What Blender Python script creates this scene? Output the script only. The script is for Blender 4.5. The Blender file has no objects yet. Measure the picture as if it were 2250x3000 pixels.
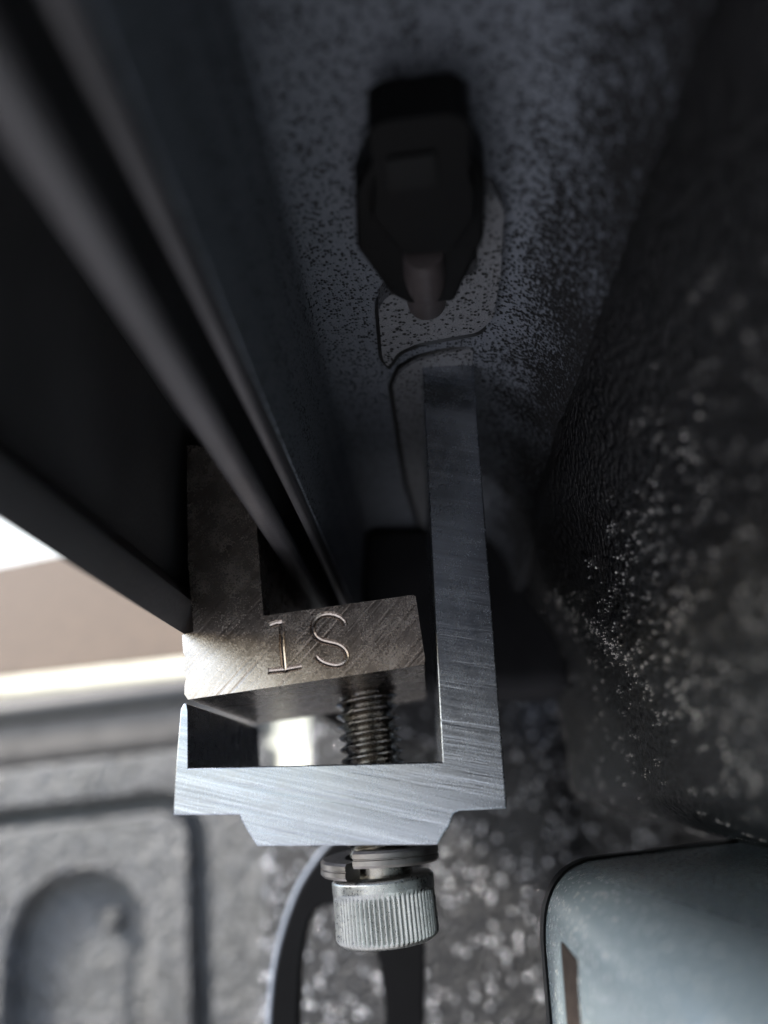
import bpy, bmesh, math, random
from mathutils import Vector, Matrix, noise
random.seed(7)
C = bpy.context.scene
COL = C.collection
MM = 0.001
# ------------------------------------------------------------------ camera
R = Matrix(((0.99811, 0.05804, -0.01997), (0.03877, -0.34393, 0.9382), (0.04758, -0.9372, -0.34553)))  # world -> camera
cd = bpy.data.cameras.new('camera'); cam = bpy.data.objects.new('camera', cd); COL.objects.link(cam)
cam.matrix_world = R.transposed().to_4x4()
cd.sensor_fit = 'VERTICAL'; cd.sensor_height = 36.0; cd.lens = 2180.0 / 3000.0 * 36.0
cd.clip_start = 0.002; cd.clip_end = 400.0
cd.dof.use_dof = True; cd.dof.focus_distance = 0.0862; cd.dof.aperture_fstop = 11.0
C.camera = cam
C.render.resolution_x = 768; C.render.resolution_y = 1024
# ------------------------------------------------------------------ sky, sun, exposure
SUN_EL, SUN_ROT = math.radians(40), math.radians(-112)     # high, from the open side of the bed
w = bpy.data.worlds.new('World'); C.world = w; w.use_nodes = True
nt = w.node_tree; bg = nt.nodes['Background']
sky = nt.nodes.new('ShaderNodeTexSky'); sky.sky_type = 'NISHITA'; sky.sun_disc = False
sky.sun_elevation = SUN_EL; sky.sun_rotation = SUN_ROT; sky.dust_density = 1.6; sky.air_density = 1.0
nt.links.new(sky.outputs[0], bg.inputs[0]); bg.inputs[1].default_value = 0.13
sl = bpy.data.lights.new('sun', 'SUN'); sl.energy = 2.5; sl.angle = math.radians(9); sl.color = (1, .95, .87)
so = bpy.data.objects.new('sun', sl); COL.objects.link(so)
sd = Vector((math.sin(SUN_ROT) * math.cos(SUN_EL), math.cos(SUN_ROT) * math.cos(SUN_EL), math.sin(SUN_EL)))
so.rotation_euler = sd.to_track_quat('Z', 'Y').to_euler()
C.view_settings.view_transform = 'Standard'; C.view_settings.look = 'None'
C.view_settings.exposure = 2.0; C.view_settings.gamma = 1.0
C.cycles.use_denoising = True
C.cycles.max_bounces = 10; C.cycles.diffuse_bounces = 6; C.cycles.glossy_bounces = 6

# ------------------------------------------------------------------ helpers
def P(x, y, Y):
    """point of the scene (mm) seen at pixel x, y of the photograph at distance Y"""
    r = R.transposed() @ Vector((x - 1125.0, 1500.0 - y, -2180.0)); return r * (Y / r.y)
def PZ(x, y, Z):
    r = R.transposed() @ Vector((x - 1125.0, 1500.0 - y, -2180.0)); return r * (Z / r.z)
def obj(name, bm, mat, parent=None, smooth=False, bevel=0, seg=2, angle=35):
    me = bpy.data.meshes.new(name)
    bmesh.ops.recalc_face_normals(bm, faces=bm.faces)
    bm.to_mesh(me); bm.free(); me.materials.append(mat)
    o = bpy.data.objects.new(name, me); COL.objects.link(o)
    if parent: o.parent = parent
    if smooth:
        for p in me.polygons: p.use_smooth = True
        if smooth != 'all': me.set_sharp_from_angle(angle=math.radians(angle))
    if bevel:
        b = o.modifiers.new('bevel', 'BEVEL'); b.width = bevel * MM; b.segments = seg; b.limit_method = 'ANGLE'
        b.angle_limit = math.radians(25); b.harden_normals = False
        for p in me.polygons: p.use_smooth = True
        o.modifiers.new('wn', 'WEIGHTED_NORMAL')
    return o
def tag(o, label=None, cat=None, group=None, kind=None):
    for k, v in (('label', label), ('category', cat), ('group', group), ('kind', kind)):
        if v: o[k] = v
    return o
def empty(name, loc, label=None, cat=None):
    e = bpy.data.objects.new(name, None); COL.objects.link(e); e.location = Vector(loc) * MM
    e.empty_display_size = .01
    return tag(e, label, cat)
def place(o, parent):
    """parent o under a thing, keeping world coordinates"""
    o.parent = parent; o.matrix_parent_inverse = parent.matrix_basis.inverted(); return o
def extrude_profile(pts, y0, y1, cap=True, closed=True, ydiv=1):
    """pts: (x, z) in mm -> bmesh along Y"""
    bm = bmesh.new(); rows = []
    for k in range(ydiv + 1):
        y = y0 + (y1 - y0) * k / ydiv
        rows.append([bm.verts.new((x * MM, y * MM, z * MM)) for x, z in pts])
    n = len(pts)
    for a, b in zip(rows[:-1], rows[1:]):
        for i in range(n if closed else n - 1):
            j = (i + 1) % n; bm.faces.new((a[i], a[j], b[j], b[i]))
    if cap and closed:
        bm.faces.new(rows[0]); bm.faces.new(rows[-1][::-1])
    return bm
def prism(pts2, z0, z1):
    """pts2: (x, y) mm, extruded between heights z0 and z1"""
    bm = bmesh.new()
    a = [bm.verts.new((x * MM, y * MM, z0 * MM)) for x, y in pts2]; b = [bm.verts.new((x * MM, y * MM, z1 * MM)) for x, y in pts2]
    n = len(a); bm.faces.new(a); bm.faces.new(b[::-1])
    for i in range(n): bm.faces.new((a[i], a[(i + 1) % n], b[(i + 1) % n], b[i]))
    return bm
def box_bm(x0, x1, y0, y1, z0, z1):
    return prism([(x0, y0), (x1, y0), (x1, y1), (x0, y1)], z0, z1)
def round_poly(pts, rad, n=4):
    """round the corners of a closed 2-D polygon"""
    out = []; m = len(pts)
    for i in range(m):
        p0, p1, p2 = (Vector(pts[(i + k) % m]) for k in (-1, 0, 1))
        r = rad[i] if isinstance(rad, (list, tuple)) else rad
        r = min(r, (p0 - p1).length * .45, (p2 - p1).length * .45)
        a = p1 + (p0 - p1).normalized() * r; b = p1 + (p2 - p1).normalized() * r
        if r < 1e-4: out.append(tuple(p1)); continue
        for k in range(n + 1):
            t = k / n; q = a * (1 - t) ** 2 + p1 * 2 * t * (1 - t) + b * t * t; out.append((q.x, q.y))
    return out
def tube_bm(pts, r, sides=10, squash=1.0, bm=None):
    bm = bm or bmesh.new(); rings = []; pts = [Vector(p) for p in pts]; n = len(pts); prev = None
    for i, p in enumerate(pts):
        t = (pts[min(i + 1, n - 1)] - pts[max(i - 1, 0)]).normalized()
        u = prev if prev is not None else Vector((0, 1, 0))
        u = (u - t * u.dot(t)).normalized(); prev = u; v = t.cross(u)
        rr = r[i] if isinstance(r, (list, tuple)) else r
        rings.append([bm.verts.new((p + (u * math.cos(a) * squash + v * math.sin(a)) * rr) * MM) for a in (2 * math.pi * k / sides for k in range(sides))])
    for a, b in zip(rings[:-1], rings[1:]):
        for k in range(sides): bm.faces.new((a[k], a[(k + 1) % sides], b[(k + 1) % sides], b[k]))
    bm.faces.new(rings[0][::-1]); bm.faces.new(rings[-1]); return bm
def smooth_path(pts, n=6):
    pts = [Vector(p) for p in pts]; out = []; m = len(pts)
    for i in range(m - 1):
        p0, p1, p2, p3 = pts[max(i - 1, 0)], pts[i], pts[i + 1], pts[min(i + 2, m - 1)]
        for k in range(n):
            t = k / n
            out.append(.5 * ((2 * p1) + (p2 - p0) * t + (2 * p0 - 5 * p1 + 4 * p2 - p3) * t * t + (3 * p1 - p0 - 3 * p2 + p3) * t ** 3))
    out.append(pts[-1]); return out
def sstep(a, b, x):
    t = max(0., min(1., (x - a) / (b - a))); return t * t * (3 - 2 * t)

# ------------------------------------------------------------------ materials
class Mat:
    def __init__(s, name):
        s.m = bpy.data.materials.new(name); s.m.use_nodes = True; s.t = s.m.node_tree
        s.p = s.t.nodes['Principled BSDF']; s.co = None
    def n(s, typ, **kw):
        x = s.t.nodes.new('ShaderNode' + typ)
        for k, v in kw.items(): setattr(x, k, v)
        return x
    def link(s, a, b): s.t.links.new(a, b)
    def coords(s, rot=(0, 0, 0), scale=(1, 1, 1)):
        tc = s.n('TexCoord'); mp = s.n('Mapping'); mp.vector_type = 'POINT'
        r1 = s.n('VectorRotate'); r1.rotation_type = 'EULER_XYZ'; r1.inputs['Rotation'].default_value = rot
        s.link(tc.outputs['Object'], r1.inputs['Vector']); s.link(r1.outputs[0], mp.inputs['Vector']); mp.inputs['Scale'].default_value = scale
        return mp.outputs[0]
    def noise(s, vec, scale, detail=3, rough=.5):
        x = s.n('TexNoise'); x.inputs['Scale'].default_value = scale; x.inputs['Detail'].default_value = detail; x.inputs['Roughness'].default_value = rough
        s.link(vec, x.inputs['Vector']); return x.outputs[0]
    def voronoi(s, vec, scale, feature='F1', rnd=1.0):
        x = s.n('TexVoronoi'); x.feature = feature; x.inputs['Scale'].default_value = scale; x.inputs['Randomness'].default_value = rnd
        s.link(vec, x.inputs['Vector']); return x.outputs[0]
    def ramp(s, v, stops):
        x = s.n('ValToRGB'); e = x.color_ramp.elements
        while len(e) < len(stops): e.new(.5)
        for el, (p, c) in zip(e, stops):
            el.position = p; el.color = c if len(c) == 4 else (*c, 1)
        s.link(v, x.inputs[0]); return x.outputs[0]
    def rng(s, v, a, b, c, d):
        x = s.n('MapRange'); s.link(v, x.inputs[0])
        for i, q in enumerate((a, b, c, d)): x.inputs[i + 1].default_value = q
        return x.outputs[0]
    def math(s, op, a, b):
        x = s.n('Math', operation=op)
        for i, q in enumerate((a, b)):
            if isinstance(q, (int, float)): x.inputs[i].default_value = q
            else: s.link(q, x.inputs[i])
        return x.outputs[0]
    def bump(s, h, dist, strength=1.0, prev=None):
        x = s.n('Bump'); x.inputs['Strength'].default_value = strength; x.inputs['Distance'].default_value = dist * MM
        s.link(h, x.inputs['Height'])
        if prev: s.link(prev, x.inputs['Normal'])
        s.link(x.outputs[0], s.p.inputs['Normal']); return x.outputs[0]
    def set(s, base=None, rough=None, metal=None, spec=None):
        for k, v in (('Base Color', base), ('Roughness', rough), ('Metallic', metal), ('Specular IOR Level', spec)):
            if v is None: continue
            if hasattr(v, 'node'): s.link(v, s.p.inputs[k])
            else: s.p.inputs[k].default_value = (*v, 1) if k == 'Base Color' else v
        return s

def machined(name, angle, c0, c1, c2, lines=2600, along=60, dist=.010, r0=.19, r1=.31, band=0, bang=0):
    """saw-cut metal: long fine stroke marks, a few deeper ones, and a cast grain"""
    m = Mat(name)
    fine = m.noise(m.coords((0, math.radians(angle), 0), (along, along, lines)), 1.0, 2, .6)
    wide = m.noise(m.coords((0, math.radians(angle + 3), 0), (along * .8, along, lines * .30)), 1.0, 3, .6)
    g = m.coords(); grain = m.noise(g, 4200, 2, .6); blot = m.noise(g, 420, 4, .65); sp = m.noise(g, 2100, 2, .5)
    pit = m.rng(sp, .60, .68, 0, 1)
    scratch = m.rng(wide, .54, .66, 0, 1)
    if band:
        wv = m.n('TexWave'); wv.wave_type = 'BANDS'; wv.bands_direction = 'Z'; wv.inputs['Scale'].default_value = band; wv.inputs['Distortion'].default_value = 1.4
        wv.inputs['Detail'].default_value = 2; wv.inputs['Detail Scale'].default_value = .35
        m.link(m.coords((0, math.radians(bang), 0)), wv.inputs['Vector'])
        gate_ = m.rng(m.noise(m.coords((0, math.radians(bang), 0), (60, 60, 330)), 1.0, 3, .6), .48, .64, 0, 1)
        scratch = m.math('MAXIMUM', m.math('MULTIPLY', scratch, .4), m.math('MULTIPLY', m.rng(wv.outputs['Fac'], .55, .95, 0, 1), gate_))
    n1 = m.bump(m.math('ADD', m.math('MULTIPLY', fine, .7), m.math('MULTIPLY', scratch, -.8)), dist, 1.0)
    m.bump(m.math('SUBTRACT', m.math('MULTIPLY', grain, .8), m.math('MULTIPLY', pit, .5)), dist * .45, .8, n1)
    val = m.math('ADD', m.math('ADD', m.math('MULTIPLY', fine, .38), m.math('MULTIPLY', wide, .30)), m.math('ADD', m.math('MULTIPLY', grain, .22), m.math('MULTIPLY', blot, .10)))
    if band: val = m.math('ADD', m.math('ADD', m.math('MULTIPLY', fine, .20), m.math('MULTIPLY', wide, .10)), m.math('ADD', m.math('MULTIPLY', grain, .40), m.math('MULTIPLY', blot, .30)))
    val = m.math('SUBTRACT', val, m.math('MULTIPLY', scratch, .10 if band else .06))
    m.set(m.ramp(val, [(.38, c0), (.5, c1), (.60, c2)]), m.rng(m.math('ADD', m.math('MULTIPLY', grain, .5), m.math('MULTIPLY', blot, .5)), .35, .65, r0, r1), 1.0)
    return m.m
M_BODY = machined('machined aluminium', -13, (.27, .29, .325), (.375, .40, .445), (.50, .53, .585), lines=3300, along=55)
M_JAW = machined('warm lit aluminium', 48, (.36, .305, .27), (.48, .415, .37), (.60, .535, .49), lines=2600, along=70, dist=.020, r0=.19, r1=.32, band=330, bang=48)  # warm reflected light is tinted into this metal colour
def steel(name, c, r0, r1, dist=.02, sc=3000):
    m = Mat(name); g = m.coords(); a = m.noise(g, sc, 3, .6); b = m.noise(g, 420, 3, .6)
    m.bump(a, dist, .8)
    m.set(m.ramp(b, [(.35, tuple(q * .8 for q in c)), (.65, c)]), m.rng(a, .35, .65, r0, r1), 1.0); return m.m
M_STEEL = steel('zinc plated steel', (.46, .465, .45), .24, .42)
M_THREAD = steel('dull thread steel', (.36, .34, .31), .18, .28, .004)
M_WASH = steel('washer steel', (.30, .28, .27), .28, .42, .012)
def speckled(name, base, sc, dark, lo, hi, rough, dist, spec=.5, shade_x=None):
    """grained plastic: little pits between pebbles"""
    m = Mat(name); g = m.coords()
    warp = m.noise(g, sc * .5, 2, .5)
    wv = m.n('VectorMath', operation='MULTIPLY_ADD'); nx = m.n('TexNoise'); nx.inputs['Scale'].default_value = sc * 1.1; m.link(g, nx.inputs['Vector'])
    m.link(nx.outputs['Color'], wv.inputs[0]); wv.inputs[1].default_value = (.5 / sc,) * 3; m.link(g, wv.inputs[2])
    vo = m.n('TexVoronoi'); vo.inputs['Scale'].default_value = sc; m.link(wv.outputs[0], vo.inputs['Vector'])
    sep = m.n('SeparateColor'); m.link(vo.outputs['Color'], sep.inputs[0])
    pit = m.rng(m.math('SUBTRACT', m.math('MULTIPLY', sep.outputs[0], hi), vo.outputs['Distance']), 0, lo, 0, 1)
    if shade_x:        # shade fall-off painted as black pits, denser towards the bed side
        sx = m.n('SeparateXYZ'); m.link(g, sx.inputs[0])
        shade_pos = m.math('ADD', sx.outputs[0], m.math('MULTIPLY', m.math('SUBTRACT', m.noise(g, 130, 3, .6), .5), .012))
        pit = m.rng(m.math('ADD', m.math('SUBTRACT', m.math('MULTIPLY', sep.outputs[0], hi), vo.outputs['Distance']), m.rng(shade_pos, shade_x[0], shade_x[1], 0, .75)), 0, lo, 0, 1)
    n1 = m.bump(m.math('SUBTRACT', 1.0, pit), dist, 1.0)
    m.bump(m.math('ADD', m.noise(g, sc * 1.6, 3, .6), m.math('MULTIPLY', m.noise(g, sc * .5, 2, .5), .8)), dist * .8, 1.0, n1)
    mx = m.n('Mix', data_type='RGBA'); m.link(pit, mx.inputs[0])
    mx.inputs[6].default_value = (*base, 1); mx.inputs[7].default_value = (*dark, 1)  # the shade inside the pits is baked in as a dark colour
    m.set(mx.outputs[2], m.rng(pit, 0, 1, rough, .9), 0, spec)
    return m.m
M_CAP = speckled('grained black plastic', (.140, .153, .180), 2900, (.0075, .0072, .0078), .42, .74, .38, .30, .32, (.0092, .0178))
M_PAD = speckled('grained black plastic pad', (.135, .138, .150), 2450, (.010, .010, .011), .30, .68, .4, .22)
M_CLIP = speckled('matt black nylon', (.0028, .0028, .003), 2600, (.002, .002, .002), .1, .3, .5, .03, .12)
def powder(name, base, rough, sc=1800, dist=.03, spec=.5):
    m = Mat(name); g = m.coords(); m.bump(m.noise(g, sc, 2, .5), dist, .8)
    b = m.noise(g, 70, 3, .5)
    m.set(m.ramp(b, [(.35, tuple(q * .8 for q in base)), (.65, tuple(q * 1.15 for q in base))]), rough, 0, spec); return m.m
M_RAIL = powder('black powder coat', (.062, .058, .062), .48, 1500, .06)
M_DARK = powder('dark pad shadow', (.005, .005, .0055), .42)
def liner(name, base, gran, dist, rough, fine=.4, spec=.5):
    """sprayed-on bed liner: hard glossy granules"""
    m = Mat(name); g = m.coords()
    nz = m.noise(g, gran * .7, 3, .6)
    vo = m.voronoi(g, gran, 'SMOOTH_F1', 1.0)
    h = m.math('ADD', m.math('MULTIPLY', vo, -1.0), m.math('MULTIPLY', nz, 1.2))
    n1 = m.bump(h, dist, 1.0)
    m.bump(m.noise(g, gran * 3.1, 2, .5), dist * fine, .7, n1)
    b = m.noise(g, gran * .1, 3, .5)
    m.set(m.ramp(b, [(.35, tuple(q * .75 for q in base)), (.65, tuple(q * 1.2 for q in base))]), m.rng(nz, .35, .65, rough, rough + .12), 0, spec); return m.m
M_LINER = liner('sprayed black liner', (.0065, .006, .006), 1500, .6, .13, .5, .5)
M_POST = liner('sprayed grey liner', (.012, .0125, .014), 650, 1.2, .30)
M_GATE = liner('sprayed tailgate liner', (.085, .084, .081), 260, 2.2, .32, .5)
def gloss(name, base, rough):
    m = Mat(name); g = m.coords()
    d = m.rng(m.noise(g, 1500, 2, .5), .62, .70, 0, 1)      # dust specks
    mx = m.n('Mix', data_type='RGBA'); m.link(d, mx.inputs[0]); mx.inputs[6].default_value = (*base, 1); mx.inputs[7].default_value = (.55, .54, .5, 1)
    m.bump(m.noise(g, 60, 2, .5), .05, .3)
    m.set(mx.outputs[2], m.rng(d, 0, 1, rough, .8), 0, .6); m.p.inputs['Coat Weight'].default_value = .5; m.p.inputs['Coat Roughness'].default_value = .18
    return m.m
M_BOX = gloss('satin grey blue paint', (.27, .325, .345), .22)
def plain(name, base, rough, sc=20, var=.15):
    m = Mat(name); g = m.coords(); b = m.noise(g, sc, 4, .6)
    m.set(m.ramp(b, [(.3, tuple(q * (1 - var) for q in base)), (.7, tuple(q * (1 + var) for q in base))]), rough); return m.m
M_WALL = plain('cream siding', (.74, .72, .60), .7, 3, .06)
M_WHITE = plain('white sky stand-in', (.70, .74, .76), .8, 2, .04)
M_ROOF = plain('brown shingles', (.066, .046, .030), .9, 8, .25)
M_GROUND = plain('pale concrete', (.36, .36, .35), .9, 2, .1)
M_TRIM = plain('pale trim', (.62, .60, .50), .6, 5)
M_FLOOR = plain('pale bounce floor', (.37, .375, .39), .8, 15, .15)  # unseen floor lightened so it bounces light up onto the cap
M_SLOT = plain('shaded slot', (.030, .024, .021), .9, 900, .5); M_SLOT.node_tree.nodes['Principled BSDF'].inputs['Specular IOR Level'].default_value = .05

# ------------------------------------------------------------------ setting outside and floor
def sheet(name, x0, x1, y0, y1, z, mat):
    bm = bmesh.new(); bm.faces.new([bm.verts.new((x, y, z)) for x, y in ((x0, y0), (x1, y0), (x1, y1), (x0, y1))])
    return tag(obj(name, bm, mat), kind='structure')
sheet('ground', -150, 150, -150, 150, -1.25, M_GROUND)
tag(obj('bed_floor', box_bm(-1500, 90, -1500, 470, -480, -440), M_FLOOR), kind='structure')

tag(obj('bed_side', box_bm(-1560, -1500, -1500, 470, -480, 50), M_LINER), kind='structure')
# house beyond the tailgate
hd = (R.transposed() @ Vector((-3690 - 1125, 1500 - 2339, -2180))); hd.z = 0; hd = -hd.normalized()      # along the wall, towards the right
hn = Vector((hd.y, -hd.x, 0))                                                                              # towards the camera
if hn.y > 0: hn = -hn
h0 = P(300, 2000, 6000) * MM; h0.z = 0
def hp(s, o, z): return h0 + hd * s + hn * o + Vector((0, 0, z))
def quadbox(name, s0, s1, o0, o1, z0, z1, mat, parent, lift=0):
    bm = bmesh.new(); v = [bm.verts.new(hp(s, o, z + (lift if o == o1 else 0))) for z in (z0, z1) for s, o in ((s0, o0), (s1, o0), (s1, o1), (s0, o1))]
    for f in ((0, 1, 2, 3), (4, 5, 6, 7), (0, 1, 5, 4), (1, 2, 6, 5), (2, 3, 7, 6), (3, 0, 4, 7)): bm.faces.new([v[i] for i in f])
    return place(obj(name, bm, mat), parent)
house = empty('house', Vector((h0.x, h0.y, -1.25)) * 1000, 'cream walled house with a brown roof, blurred beyond the tailgate', 'house')
quadbox('wall', -7, 5, 0, -6, -1.25, .90, M_WALL, house)
quadbox('roof', -7.3, 5.3, .35, -3, .81, .90, M_ROOF, house, lift=2.5)
quadbox('gutter', -7.32, 5.32, .352, .45, .77, .85, M_TRIM, house)

h1 = h0.copy(); h0 = h0 + Vector((-4.2, 8.0, 0))
far = empty('house', Vector((h0.x, h0.y, -1.25)) * 1000, 'added white house block standing in for bright sky behind the brown roof at the far left', 'house')  # added block, white in place of the overexposed sky
quadbox('wall', -12, 9, 0, -8, -1.25, 6.6, M_WHITE, far)  # body of the added block standing in for bright sky
quadbox('roof', -12.4, 9.4, .4, -4, 6.6, 6.7, M_ROOF, far, lift=2.4)  # top of the same added block
h0 = h1
# ------------------------------------------------------------------ bed rail cap (speckled ceiling)
cap = empty('bed_rail_cap', (5, 85, 52), 'grained black plastic rail cap forming the speckled ceiling above the clamp', 'rail cap')
prof = [(-12.9, 31.4), (-12.3, 44)] + [(-11.8 + 2.2 * (1 - math.cos(a)), 50.3 + 2.2 * math.sin(a)) for a in (0, .3, .6, .9, 1.2, 1.45)]
prof += [(x, 52.5 - .04 * (x + 9.6)) for x in (-6, 0, 3)]
prof += [(5 + 13 * math.sin(a), 38.9 + 13 * math.cos(a)) for a in (i * math.pi / 2 / 12 for i in range(13))]
prof += [(18.6, 37)]
outer = [(40, 37), (40, 70), (-40, 70), (-40, 60), (-16, 60), (-14.6, 31.4)]
o = obj('cap_shell', extrude_profile(prof + outer, -1500, 470), M_CAP, None, smooth=True, angle=50); place(o, cap)
def plate(name, px, z0, z1, mat, parent, rad, bev=.35):
    pts = [PZ(x, y, z0) for x, y in px]; pts = round_poly([(p.x, p.y) for p in pts], rad, 5)
    return place(obj(name, prism(pts, z0, z1), mat, None, bevel=bev, seg=3), parent)
plate('upper_pad', [(1108, 905), (1135, 868), (1180, 852), (1400, 800), (1395, 600), (1440, 560), (1478, 610), (1468, 800), (1445, 935), (1400, 975), (1300, 992), (1220, 1008), (1165, 1034), (1137, 1078), (1120, 1050)], 49.7, 53.2, M_PAD, cap, .9)
plate('lower_pad', [(1150, 1135), (1170, 1090), (1224, 1058), (1300, 1038), (1388, 1022), (1384, 1080), (1375, 1300), (1350, 1560), (1240, 1560), (1195, 1420)], 51.3, 53.2, M_PAD, cap, .9)
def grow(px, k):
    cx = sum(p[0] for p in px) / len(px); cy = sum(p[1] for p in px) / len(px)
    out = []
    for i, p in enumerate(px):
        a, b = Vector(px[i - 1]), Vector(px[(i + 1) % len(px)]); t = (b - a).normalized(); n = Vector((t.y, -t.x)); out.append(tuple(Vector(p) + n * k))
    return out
UP = [(1108, 905), (1135, 868), (1180, 852), (1400, 800), (1395, 600), (1440, 560), (1478, 610), (1468, 800), (1445, 935), (1400, 975), (1300, 992), (1220, 1008), (1165, 1034), (1137, 1078), (1120, 1050)]
plate('pad_shadow', grow(UP, 11), 51.3, 53.3, M_DARK, cap, .9, .1)  # dark plate that paints the shadow groove round the pad
LP = [(1150, 1135), (1170, 1090), (1224, 1058), (1300, 1038), (1388, 1022), (1384, 1080), (1375, 1300), (1350, 1560), (1240, 1560), (1195, 1420)]
plate('pad_shadow', grow(LP, 14), 51.8, 53.2, M_DARK, cap, .9, .1)  # shadow outline of the lower pad, put in as a dark plate
place(obj('shade_block', box_bm(-12.6, 30, 150, 175, 17, 53), powder('dark shade filler', (.022, .022, .024), .9, 600, .2, .1), bevel=4, seg=4), cap)  # added dark block standing in for the shaded inside of the cap

# ------------------------------------------------------------------ wiring connector hanging under the cap
clip = empty('plug_connector', PZ(1250, 910, 51), 'black nylon plug with a square lock tab and hexagonal shoulders, clipped under the speckled cap', 'connector')
def flat(name, px, z0, z1, mat, rad, bev=.4, parent=clip):
    pts = [PZ(x, y, z1 if y < 300 else z0) for x, y in px]; pts = round_poly([(p.x, p.y) for p in pts], rad, 4)
    return place(obj(name, prism(pts, z0, z1), mat, None, bevel=bev, seg=3), parent)
flat('plug_body', [(1072, 262), (1120, 232), (1330, 208), (1375, 250), (1378, 440), (1368, 560), (1100, 560), (1082, 420)], 45.2, 49.4, M_CLIP, [1, 1, .9, .8, .2, .2, .2, .2])
flat('shoulder', [(1082, 480), (1040, 570), (1046, 730), (1150, 868), (1200, 892), (1330, 885), (1418, 700), (1424, 520), (1380, 445)], 46.4, 50.2, M_CLIP, .5)
flat('housing', [(1100, 500), (1372, 480), (1400, 560), (1396, 640), (1330, 740), (1180, 752), (1085, 640)], 45.4, 48, M_CLIP, .8)
flat('lock_tab', [(1132, 472), (1275, 452), (1284, 540), (1140, 562)], 44.8, 46.4, powder('worn nylon', (.0045, .0047, .005), .5, 2600, .06, .16), .15, .2)
p0 = P(1246, 740, 60); p1 = PZ(1250, 905, 51.2)
st = obj('stem', tube_bm([PZ(1240, 735, 46.4), PZ(1244, 790, 46.8), PZ(1247, 840, 48.4), PZ(1250, 880, 50.6)], [1.9, 2.1, 2.2, 2.2], 24), powder('brownish nylon', (.045, .037, .038), .5, 1700, .09), None, smooth=True); place(st, clip)

# ------------------------------------------------------------------ cover rail at the left
rail = empty('cover_rail', (-24, 85, 30), 'long black powder coated cover rail running diagonally along the upper left', 'rail')
def rpart(name, pts, bev=.25, mat=M_RAIL, y0=-1500, y1=462): return place(obj(name, extrude_profile(pts, y0, y1), mat, None, bevel=bev, seg=2), rail)
rpart('outer_lip', [(-28.3, 17.27), (-27.45, 19.88), (-27.45, 21.1), (-30.6, 24.5), (-30.9, 50), (-36, 50), (-36, 30)], .12)
rpart('web', [(-31.0, 45.5), (-13.2, 45.5), (-13.2, 50), (-31.0, 50)], .1)
rpart('inner_ridge', round_poly([(-18.9, 28.6), (-18.0, 27.6), (-16.4, 27.6), (-15.8, 28.3), (-16.0, 29.6), (-17.9, 30.6), (-18.3, 45.6), (-19.3, 45.6)], [.5, .5, .5, .4, .5, .5, 0, 0], 3), 0)
rpart('narrow_bead', round_poly([(-14.45, 30.3), (-14.0, 29.75), (-13.4, 29.9), (-13.15, 30.6), (-13.15, 45.5), (-13.7, 45.5), (-13.8, 32.0), (-14.3, 31.2)], [.25, .25, .25, .2, 0, 0, .3, .3], 3), 0)

# ------------------------------------------------------------------ clamp body
def zp(u, v): return (450 + .663 * u, 1600 + .663 * v)
def zxz(u, v, Y=85):
    p = P(*zp(u, v), Y); return (p.x, p.z)
body_pts = [(-27.8, -2.5), (-27.85, 3), (-27.78, 8.6), (-27.45, 9.25), (-27.05, 9.2), (-26.85, 8.4), (-26.42, 2.28), (1.42, 2.33), (1.1, 51.75), (7.75, 51.35), (7.98, -2.5),
            (2.9, -2.62), (2.35, -2.9), (1.75, -4.2), (1.25, -4.75), (.55, -5.85), (-18.5, -5.7), (-19.6, -4.2), (-20.35, -3.05), (-20.5, -2.6)]
body = tag(obj('mounting_clamp', extrude_profile(body_pts, 85, 122), M_BODY, None, bevel=.16, seg=3),
           'bright saw-cut aluminium clamp body with a tall right-hand post and a stepped base', 'clamp')
# ------------------------------------------------------------------ upper jaw with its leg, marked 1S
jz = [(125, 392), (130, 470), (141, 492), (134, 520), (133, 560), (143, 585), (137, 610), (136, 655), (152, 678), (1196, 524), (1200, 500), (1158, 222), (1146, 215), (485, 308)]
jp = [zxz(*q) for q in jz]
jaw_pts = jp + [(-19.95, 30), (-20.8, 40.5), (-29.45, 41.5), (-28.2, 26), zxz(176, 372), zxz(170, 381)]
jbm = extrude_profile(jaw_pts, 85.0, 121.5)
jaw = obj('clamp_jaw', jbm, M_JAW, None)
def stroke(px, r=.39):
    pts = [P(*zp(u, v), 85) for u, v in px]; pts = [Vector((p.x, 84.93, p.z)) for p in pts]
    o = obj('cutter', tube_bm(pts, r, 12, 1.0), M_JAW); return o
S = [(846, 352), (838, 330), (815, 312), (780, 302), (742, 306), (713, 328), (703, 358), (710, 390), (735, 413), (772, 424), (812, 434), (842, 455), (855, 486), (843, 514), (812, 527), (775, 523), (738, 508), (716, 486)]
cut = [stroke([(p.x, p.y) for p in smooth_path([(a, b, 0) for a, b in S], 3)]), stroke([(566, 335), (569, 440), (579, 548)]), stroke([(505, 553), (578, 546), (654, 532)]), stroke([(566, 338), (540, 340), (510, 352)])]
for c in cut:
    b = jaw.modifiers.new('engrave', 'BOOLEAN'); b.operation = 'DIFFERENCE'; b.object = c; b.solver = 'EXACT'
me = bpy.data.meshes.new_from_object(jaw.evaluated_get(bpy.context.evaluated_depsgraph_get()))
jaw.modifiers.clear(); jaw.data = me
for c in cut: bpy.data.objects.remove(c)
jb = jaw.modifiers.new('bevel', 'BEVEL'); jb.width = .13 * MM; jb.segments = 2; jb.limit_method = 'ANGLE'; jb.angle_limit = math.radians(40)
tag(jaw, 'aluminium clamp jaw with warm light painted into its colour, stamped 1S, its leg reaching up into the rail', 'clamp jaw')

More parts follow.
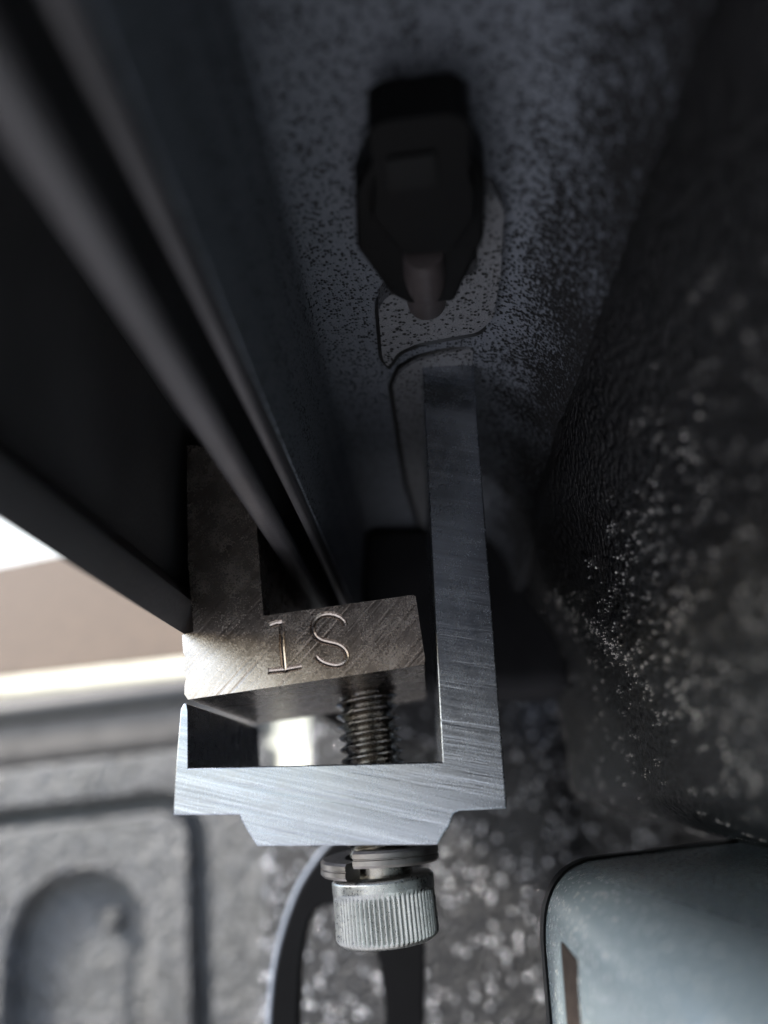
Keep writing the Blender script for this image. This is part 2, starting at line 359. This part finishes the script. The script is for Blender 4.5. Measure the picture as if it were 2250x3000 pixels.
# ------------------------------------------------------------------ socket head bolt
T = math.radians(4.6)
bc = P(1130, 2668, 104.5)                                    # a point on the axis
bolt = empty('socket_head_bolt', bc, 'steel bolt with a knurled cylindrical head below the clamp base', 'bolt')
bolt.rotation_euler = (0, -T, 0)
def lathe(fn, z0, z1, nz, nt, caps=True):
    bm = bmesh.new(); rows = []
    for i in range(nz + 1):
        z = z0 + (z1 - z0) * i / nz; row = []
        for k in range(nt):
            a = 2 * math.pi * k / nt; r = fn(z, a); row.append(bm.verts.new((r * math.cos(a) * MM, r * math.sin(a) * MM, z * MM)))
        rows.append(row)
    for a, b in zip(rows[:-1], rows[1:]):
        for k in range(nt): bm.faces.new((a[k], a[(k + 1) % nt], b[(k + 1) % nt], b[k]))
    if caps: bm.faces.new(rows[0][::-1]); bm.faces.new(rows[-1])
    return bm
HT, HB = 4.1, -3.4
NK = 64
def head_r(z, a):
    r = 6.45
    if z > HT - .35: r -= (z - (HT - .35)) * 1.0
    if z < HB + .9: r -= ((HB + .9 - z) / .9) ** 2 * .95
    k = sstep(HT - 1.5, HT - 2.3, z) * sstep(HB + .15, HB + .9, z)
    ph = (a * NK / (2 * math.pi)) % 1.0
    return r - .22 * k * (abs(2 * ph - 1) ** 1.6) - (.05 if z < HT - 1.7 else 0)
hb = lathe(head_r, HB, HT, 44, NK * 6)
# hex socket recess under the head
obj('head', hb, M_STEEL, bolt, smooth=True, angle=50)
sock = bmesh.new()
ring = [(3.4 * math.cos(i * math.pi / 3), 3.4 * math.sin(i * math.pi / 3)) for i in range(6)]
obj('hex_socket', prism(ring, 0, 0) if False else prism(ring, HB - .01, HB + .2), M_DARK, bolt)
PITCH = 1.45
def thr(z, a):
    ph = (z / PITCH - a / (2 * math.pi)) % 1.0
    t = abs(2 * ph - 1)
    return 3.35 + .95 * min(1, max(0, (t - .06) / .80))
obj('threaded_shank', lathe(thr, HT + 3.2, HT + 31, 330, 64), M_THREAD, bolt, smooth=True, angle=80)
obj('shank', lathe(lambda z, a: 3.9 if z < HT + 3 else 3.5, HT - .2, HT + 3.4, 6, 48), M_THREAD, bolt, smooth=True)

# ------------------------------------------------------------------ split lock washer
wc = P(1113, 2517, 104.5)
wash = bmesh.new(); rings = []
NW = 120; A0 = math.radians(-112); SPAN = math.radians(352)
for i in range(NW + 1):
    t = i / NW; a = A0 + SPAN * t
    zc = .55 - 1.35 * sstep(.35, 1.0, t)
    ca, sa = math.cos(a), math.sin(a); ring = []
    for (r, z) in ((4.5, -.95), (7.25, -.95), (7.55, -.65), (7.55, -.12), (7.4, -.02), (7.4, .06), (7.55, .14), (7.55, .65), (7.25, .95), (4.5, .95)):
        ring.append(wash.verts.new((r * ca * MM, r * sa * MM, (zc + z) * MM)))
    rings.append(ring)
for a, b in zip(rings[:-1], rings[1:]):
    n = len(a)
    for k in range(n): wash.faces.new((a[k], a[(k + 1) % n], b[(k + 1) % n], b[k]))
wash.faces.new(rings[0][::-1]); wash.faces.new(rings[-1])
wo = obj('lock_washer', wash, M_WASH, None, smooth=True, angle=30); wo.location = wc * MM; wo.rotation_euler = (0, -math.radians(1.5), 0)
tag(wo, 'split spring lock washer sitting between the clamp base and the knurled bolt head', 'washer')

# ------------------------------------------------------------------ bed side panel (liner coated, bulging at the right)
def side_bm():
    bm = bmesh.new(); rows = []
    NY, NZ = 200, 150
    for i in range(NY + 1):
        Y = -420 + (880) * (i / NY) ** 1.0
        # denser near the clamp
        u = i / NY; Y = -1500 + 1410 * sstep(0, .12, u) * 1.0 if u < .12 else -90 + 550 * ((u - .12) / .88) ** 1.25
        zr = 19.5 - (95 - max(min(Y, 130), 20)) * .42
        row = []
        for j in range(NZ + 1):
            v = j / NZ; Z = 44 - 110 * v if v < .8 else -44 - 420 * ((v - .8) / .2)
            d = zr - Z
            X = 20.6 - 2.9 * sstep(20, 40, Z)
            X += 30 * sstep(0, -14, Z) ** 1.5 + 4 * sstep(0, 30, d) + (2.5 * (1 - math.exp(-max(0, d) / 4)))
            X += 30 * sstep(165, 280, Y) + 3 * sstep(104, 150, Y)
            X += .9 * sstep(34, 14, Z) * noise.noise(Vector((Y * .05, Z * .06, 1))) + .12 * noise.noise(Vector((Y * .16, Z * .16, 4)))
            row.append(bm.verts.new((X * MM, Y * MM, Z * MM)))
        rows.append(row)
    for a, b in zip(rows[:-1], rows[1:]):
        for k in range(NZ): bm.faces.new((a[k], a[k + 1], b[k + 1], b[k]))
    return bm
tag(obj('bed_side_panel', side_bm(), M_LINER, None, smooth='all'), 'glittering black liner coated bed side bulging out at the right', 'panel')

def granules(name, pts, mat, parent, sub=1):
    """hard resin beads standing out of the sprayed coat"""
    src = bmesh.new(); bmesh.ops.create_icosphere(src, subdivisions=sub, radius=1.0)
    sv = [v.co.copy() for v in src.verts]; sf = [[v.index for v in f.verts] for f in src.faces]; src.free()
    V = []; F = []
    for p, r, q in pts:
        b = len(V); rx, ry, rz = r * random.uniform(.75, 1.25), r * random.uniform(.75, 1.25), r * random.uniform(.75, 1.25)
        V += [((p[0] + c.x * rx) * MM, (p[1] + c.y * ry) * MM, (p[2] + c.z * rz) * MM) for c in sv]; F += [[b + k for k in f] for f in sf]
    me = bpy.data.meshes.new(name); me.from_pydata(V, [], F); me.materials.append(mat)
    for p in me.polygons: p.use_smooth = True
    o = bpy.data.objects.new(name, me); COL.objects.link(o); place(o, parent); o['kind'] = 'stuff'; return o
M_BEAD = Mat('glossy resin bead').set((.60, .57, .53), .07, .55, .9).m
M_PBEAD = Mat('glossy grey resin bead').set((.50, .51, .54), .10, .45, 1.0).m
for q in (M_PBEAD, M_BEAD): q.node_tree.nodes['Principled BSDF'].inputs['IOR'].default_value = 2.1
def scatter_on(o, n, r0, r1, test, sink=.3):
    me = o.data; tris = []; cum = []; tot = 0
    for p in me.polygons:
        c = p.center / MM
        if test(c): tot += p.area; cum.append(tot); tris.append(p)
    import bisect
    out = []
    for _ in range(n):
        p = tris[bisect.bisect_left(cum, random.random() * tot)]
        vs = [me.vertices[i].co for i in p.vertices]
        if len(vs) == 4:
            a, b = random.random(), random.random(); co = vs[0].lerp(vs[1], a).lerp(vs[3].lerp(vs[2], a), b)
        else: co = p.center
        r = random.uniform(r0, r1); nrm = p.normal
        out.append((tuple(co / MM - nrm * r * sink * (1 if nrm.dot(Vector((0, -.1, 0)) - co) > 0 else -1)), r, 0))
    return out
def side_test(c):
    if not (30 < c.y < 300 and -45 < c.z < 34): return False
    zr = 19.5 - (95 - max(min(c.y, 130), 20)) * .42
    p = .35 + .25 * noise.noise(Vector((c.y * .04, c.z * .05, 3))) + .5 * math.exp(-((c.z - zr + 1) / 3.5) ** 2) * sstep(70, 90, c.y) * sstep(135, 110, c.y)
    p *= sstep(34, 12, c.z) * (.25 + .75 * sstep(zr - 14, zr - 3, c.z))
    return random.random() < p
side = [o for o in COL.objects if o.name == 'bed_side_panel'][0]
granules('granules', scatter_on(side, 4600, .03, .12, side_test) + scatter_on(side, 330, .07, .19, lambda c: 28 < c.y < 90 and 14 - (95 - c.y) * .42 < c.z < 26), M_BEAD, side)
# rear corner post of the bed
def post_bm():
    bm = bmesh.new(); rows = []
    pts = round_poly([(-62, 420), (-62, 300), (46, 300), (60, 310), (150, 305), (150, 420)], [1, 5, 12, 10, 2, 2], 8)
    for k in range(60):
        z = 62 - 540 * k / 59.
        rows.append([bm.verts.new(((x + (15 * sstep(-18, 5, z) if x < 0 else 0)) * MM, y * MM, z * MM)) for x, y in pts])
    for a, b in zip(rows[:-1], rows[1:]):
        for i in range(len(pts) - 1): bm.faces.new((a[i], a[i + 1], b[i + 1], b[i]))
    return bm
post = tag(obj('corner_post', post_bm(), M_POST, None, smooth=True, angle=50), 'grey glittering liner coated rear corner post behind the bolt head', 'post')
granules('granules', scatter_on(post, 2300, .40, 1.05, lambda c: c.z > -130 and c.y < 330), M_PBEAD, post)
# flat black hooked strap in front of the post
LY = 175
M_LOOP = plain('matt black rubber', (.0035, .0035, .004), .45, 90)
M_LOOP.node_tree.nodes['Principled BSDF'].inputs['Specular IOR Level'].default_value = .08
hook = empty('strap_hook', P(1010, 2560, LY), 'flat black rubber strap with a highlight painted on its left edge, arching down behind the bolt', 'strap')
outer_ = [(782, 3250), (790, 3000), (812, 2800), (868, 2620), (935, 2510), (985, 2455), (1225, 2455), (1246, 2700), (1243, 3000), (1240, 3250)]
inner_ = [(1130, 3250), (1128, 3000), (1120, 2890), (1095, 2770), (1055, 2695), (1000, 2658), (950, 2655), (908, 2700), (884, 2820), (874, 3000), (870, 3250)]
def xz(px): return [(p.x, p.z) for p in (P(x, y, LY) for x, y in px)]
def smooth2(px): return [(v.x, v.y) for v in smooth_path([(a, b, 0) for a, b in px], 5)]
hp_ = xz(smooth2(outer_[:6]) + outer_[6:7] + smooth2(outer_[7:]) + smooth2(inner_))
place(obj('strap', extrude_profile(hp_, LY, LY + 5), M_LOOP, None, bevel=.5, seg=3), hook)
rimp = [P(x - 3, y, LY + 1.6) for x, y in smooth2(outer_[:6])]
place(obj('edge_highlight', tube_bm(rimp, .50, 10), plain('painted edge highlight', (.20, .225, .27), .35, 200, .1), None, smooth=True), hook)  # pale tube painting the skylight highlight along the strap

# ------------------------------------------------------------------ tailgate
gate = empty('tailgate', (-190, 450, -60), 'grey liner coated tailgate with a stamped recess, blurred at the lower left', 'tailgate')
def rrect(x, z, x0, x1, z0, z1, r):
    cx, cz = (x0 + x1) / 2, (z0 + z1) / 2; qx = abs(x - cx) - (x1 - x0) / 2 + r; qz = abs(z - cz) - (z1 - z0) / 2 + r
    return math.hypot(max(qx, 0), max(qz, 0)) + min(max(qx, qz), 0) - r
def gate_bm():
    bm = bmesh.new(); rows = []; NX, NZ = 300, 260
    # local frame: x to the right, z up, origin at the groove's top right corner, tilted 5 degrees
    for j in range(NZ + 1):
        z = 30 - 190 * j / NZ; row = []
        for i in range(NX + 1):
            x = -190 + 232 * i / NX
            d = rrect(x, z, -400, 0, -500, 0, 24)
            h = -20 * (1 - sstep(3.5, 6.5, abs(d)))                 # groove round the raised panel
            d2 = rrect(x, z, -108, -27, -500, -31, 38)
            h += -15 * sstep(1.0, -6, d2) + 3 * sstep(-10, -22, d2)
            dz = math.hypot(x + 52, z + 59); h += -5 * math.exp(-(dz / 7.) ** 2) + 8 * math.exp(-(dz / 3.6) ** 2)
            h += -10 * sstep(24, 30, z) ** 2
            h += .5 * noise.noise(Vector((x * .08, z * .08, 0)))
            row.append(bm.verts.new((x * MM, -h * MM, z * MM)))
        rows.append(row)
    for a, b in zip(rows[:-1], rows[1:]):
        for k in range(NX): bm.faces.new((a[k], a[k + 1], b[k + 1], b[k]))
    return bm
gp = P(580, 2335, 450)
G = Matrix.Translation(gp * MM) @ Matrix.Rotation(-math.radians(5.0), 4, 'Y')
def gplace(o):
    o.parent = gate; o.matrix_parent_inverse = gate.matrix_basis.inverted(); o.matrix_basis = G; return o
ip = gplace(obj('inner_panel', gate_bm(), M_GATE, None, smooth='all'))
gr = granules('granules', scatter_on(ip, 5000, .6, 1.3, lambda c: True, .4), Mat('grey resin bead').set((.20, .20, .20), .22, .1, .8).m, ip); gr.matrix_parent_inverse = Matrix.Identity(4)
scb = bmesh.new(); bmesh.ops.create_uvsphere(scb, u_segments=20, v_segments=10, radius=6.5 * MM); bmesh.ops.translate(scb, vec=Vector((-52, 13.0, -59)) * MM, verts=scb.verts)
gplace(obj('screw', scb, M_GATE, None, smooth='all'))
gplace(obj('outer_skin', box_bm(-420, 41, 14, 40, -480, 24), M_GATE))
gplace(obj('lower_panel', box_bm(-420, 41.9, .5, 38, -480, -159), M_GATE))
gplace(obj('top_cap', extrude_profile(round_poly([(2, 28.5), (2, 54), (44, 54), (44, 28.5)], 3, 4), 0, 1) if False else box_bm(-420, 40, 3, 45, 27.5, 70), powder('tailgate cap plastic', (.10, .09, .08), .5), bevel=9, seg=4))
gplace(obj('cap_trim', box_bm(-420, 39, -1.5, 20, 54, 64), M_DARK, bevel=2, seg=2))

# ------------------------------------------------------------------ satin box at the lower right
bx = empty('cover_box', (30, 70, -30), 'pale blue-grey satin box with rounded corners and an upright slot at the lower right', 'box')
def box_plan(pts, z0, z1, name, mat, bev, seg=8): return place(obj(name, prism(pts, z0, z1), mat, None, bevel=bev, seg=seg), bx)
def box_round(x0, x1, y0, y1, z0, z1, name, mat, bev, seg=8):
    return place(obj(name, box_bm(x0, x1, y0, y1, z0, z1), mat, None, bevel=bev, seg=seg), bx)
def box_shell(name, x0, ztop, rad, y0, y1, mat, bev, seg):
    pr = round_poly([(60, -70), (60, ztop), (x0, ztop), (x0, -70)], [.1, .1, rad, .1], 14)
    bm = extrude_profile(pr, y0, y1)
    for v in bm.verts:
        if abs(v.co.y - y1 * MM) < 1e-6 or y0 > 0: v.co.y += (v.co.x - x0 * MM) * .9
    o = obj(name, bm, mat, None, bevel=bev, seg=seg); return place(o, bx)
shell = box_shell('shell', 12.4, -9.2, 8.5, -60, 97, M_BOX, 2.2, 6)
box_shell('gasket', 12.1, -8.98, 8.7, 97.0, 99.5, M_DARK, .3, 2)
sl0 = P(1672, 2740, 92); 
slot = round_poly([(77, -15.0), (87, -15.0), (89.5, -40), (79.5, -40)], [1.1, 1.1, .1, .1], 5)
def yzprism(pts, x0, x1):
    bm = bmesh.new(); a = [bm.verts.new((x0 * MM, y * MM, z * MM)) for y, z in pts]; b = [bm.verts.new((x1 * MM, y * MM, z * MM)) for y, z in pts]
    n = len(a); bm.faces.new(a); bm.faces.new(b[::-1])
    for i in range(n): bm.faces.new((a[i], a[(i + 1) % n], b[(i + 1) % n], b[i]))
    return bm
cutter = obj('cutter', yzprism(slot, 5, 14.6), M_SLOT)
b = shell.modifiers.new('slot', 'BOOLEAN'); b.operation = 'DIFFERENCE'; b.object = cutter; b.solver = 'EXACT'
me = bpy.data.meshes.new_from_object(shell.evaluated_get(bpy.context.evaluated_depsgraph_get())); shell.modifiers.clear(); shell.data = me
bpy.data.objects.remove(cutter)
s2 = round_poly([(77.1, -15.1), (86.9, -15.1), (89.4, -39.9), (79.6, -39.9)], [1.0, 1.0, .1, .1], 5)
place(obj('slot_shade', yzprism(s2, 12.62, 15.0), M_SLOT), bx)  # dark plug just behind the face paints the slot's recess shade
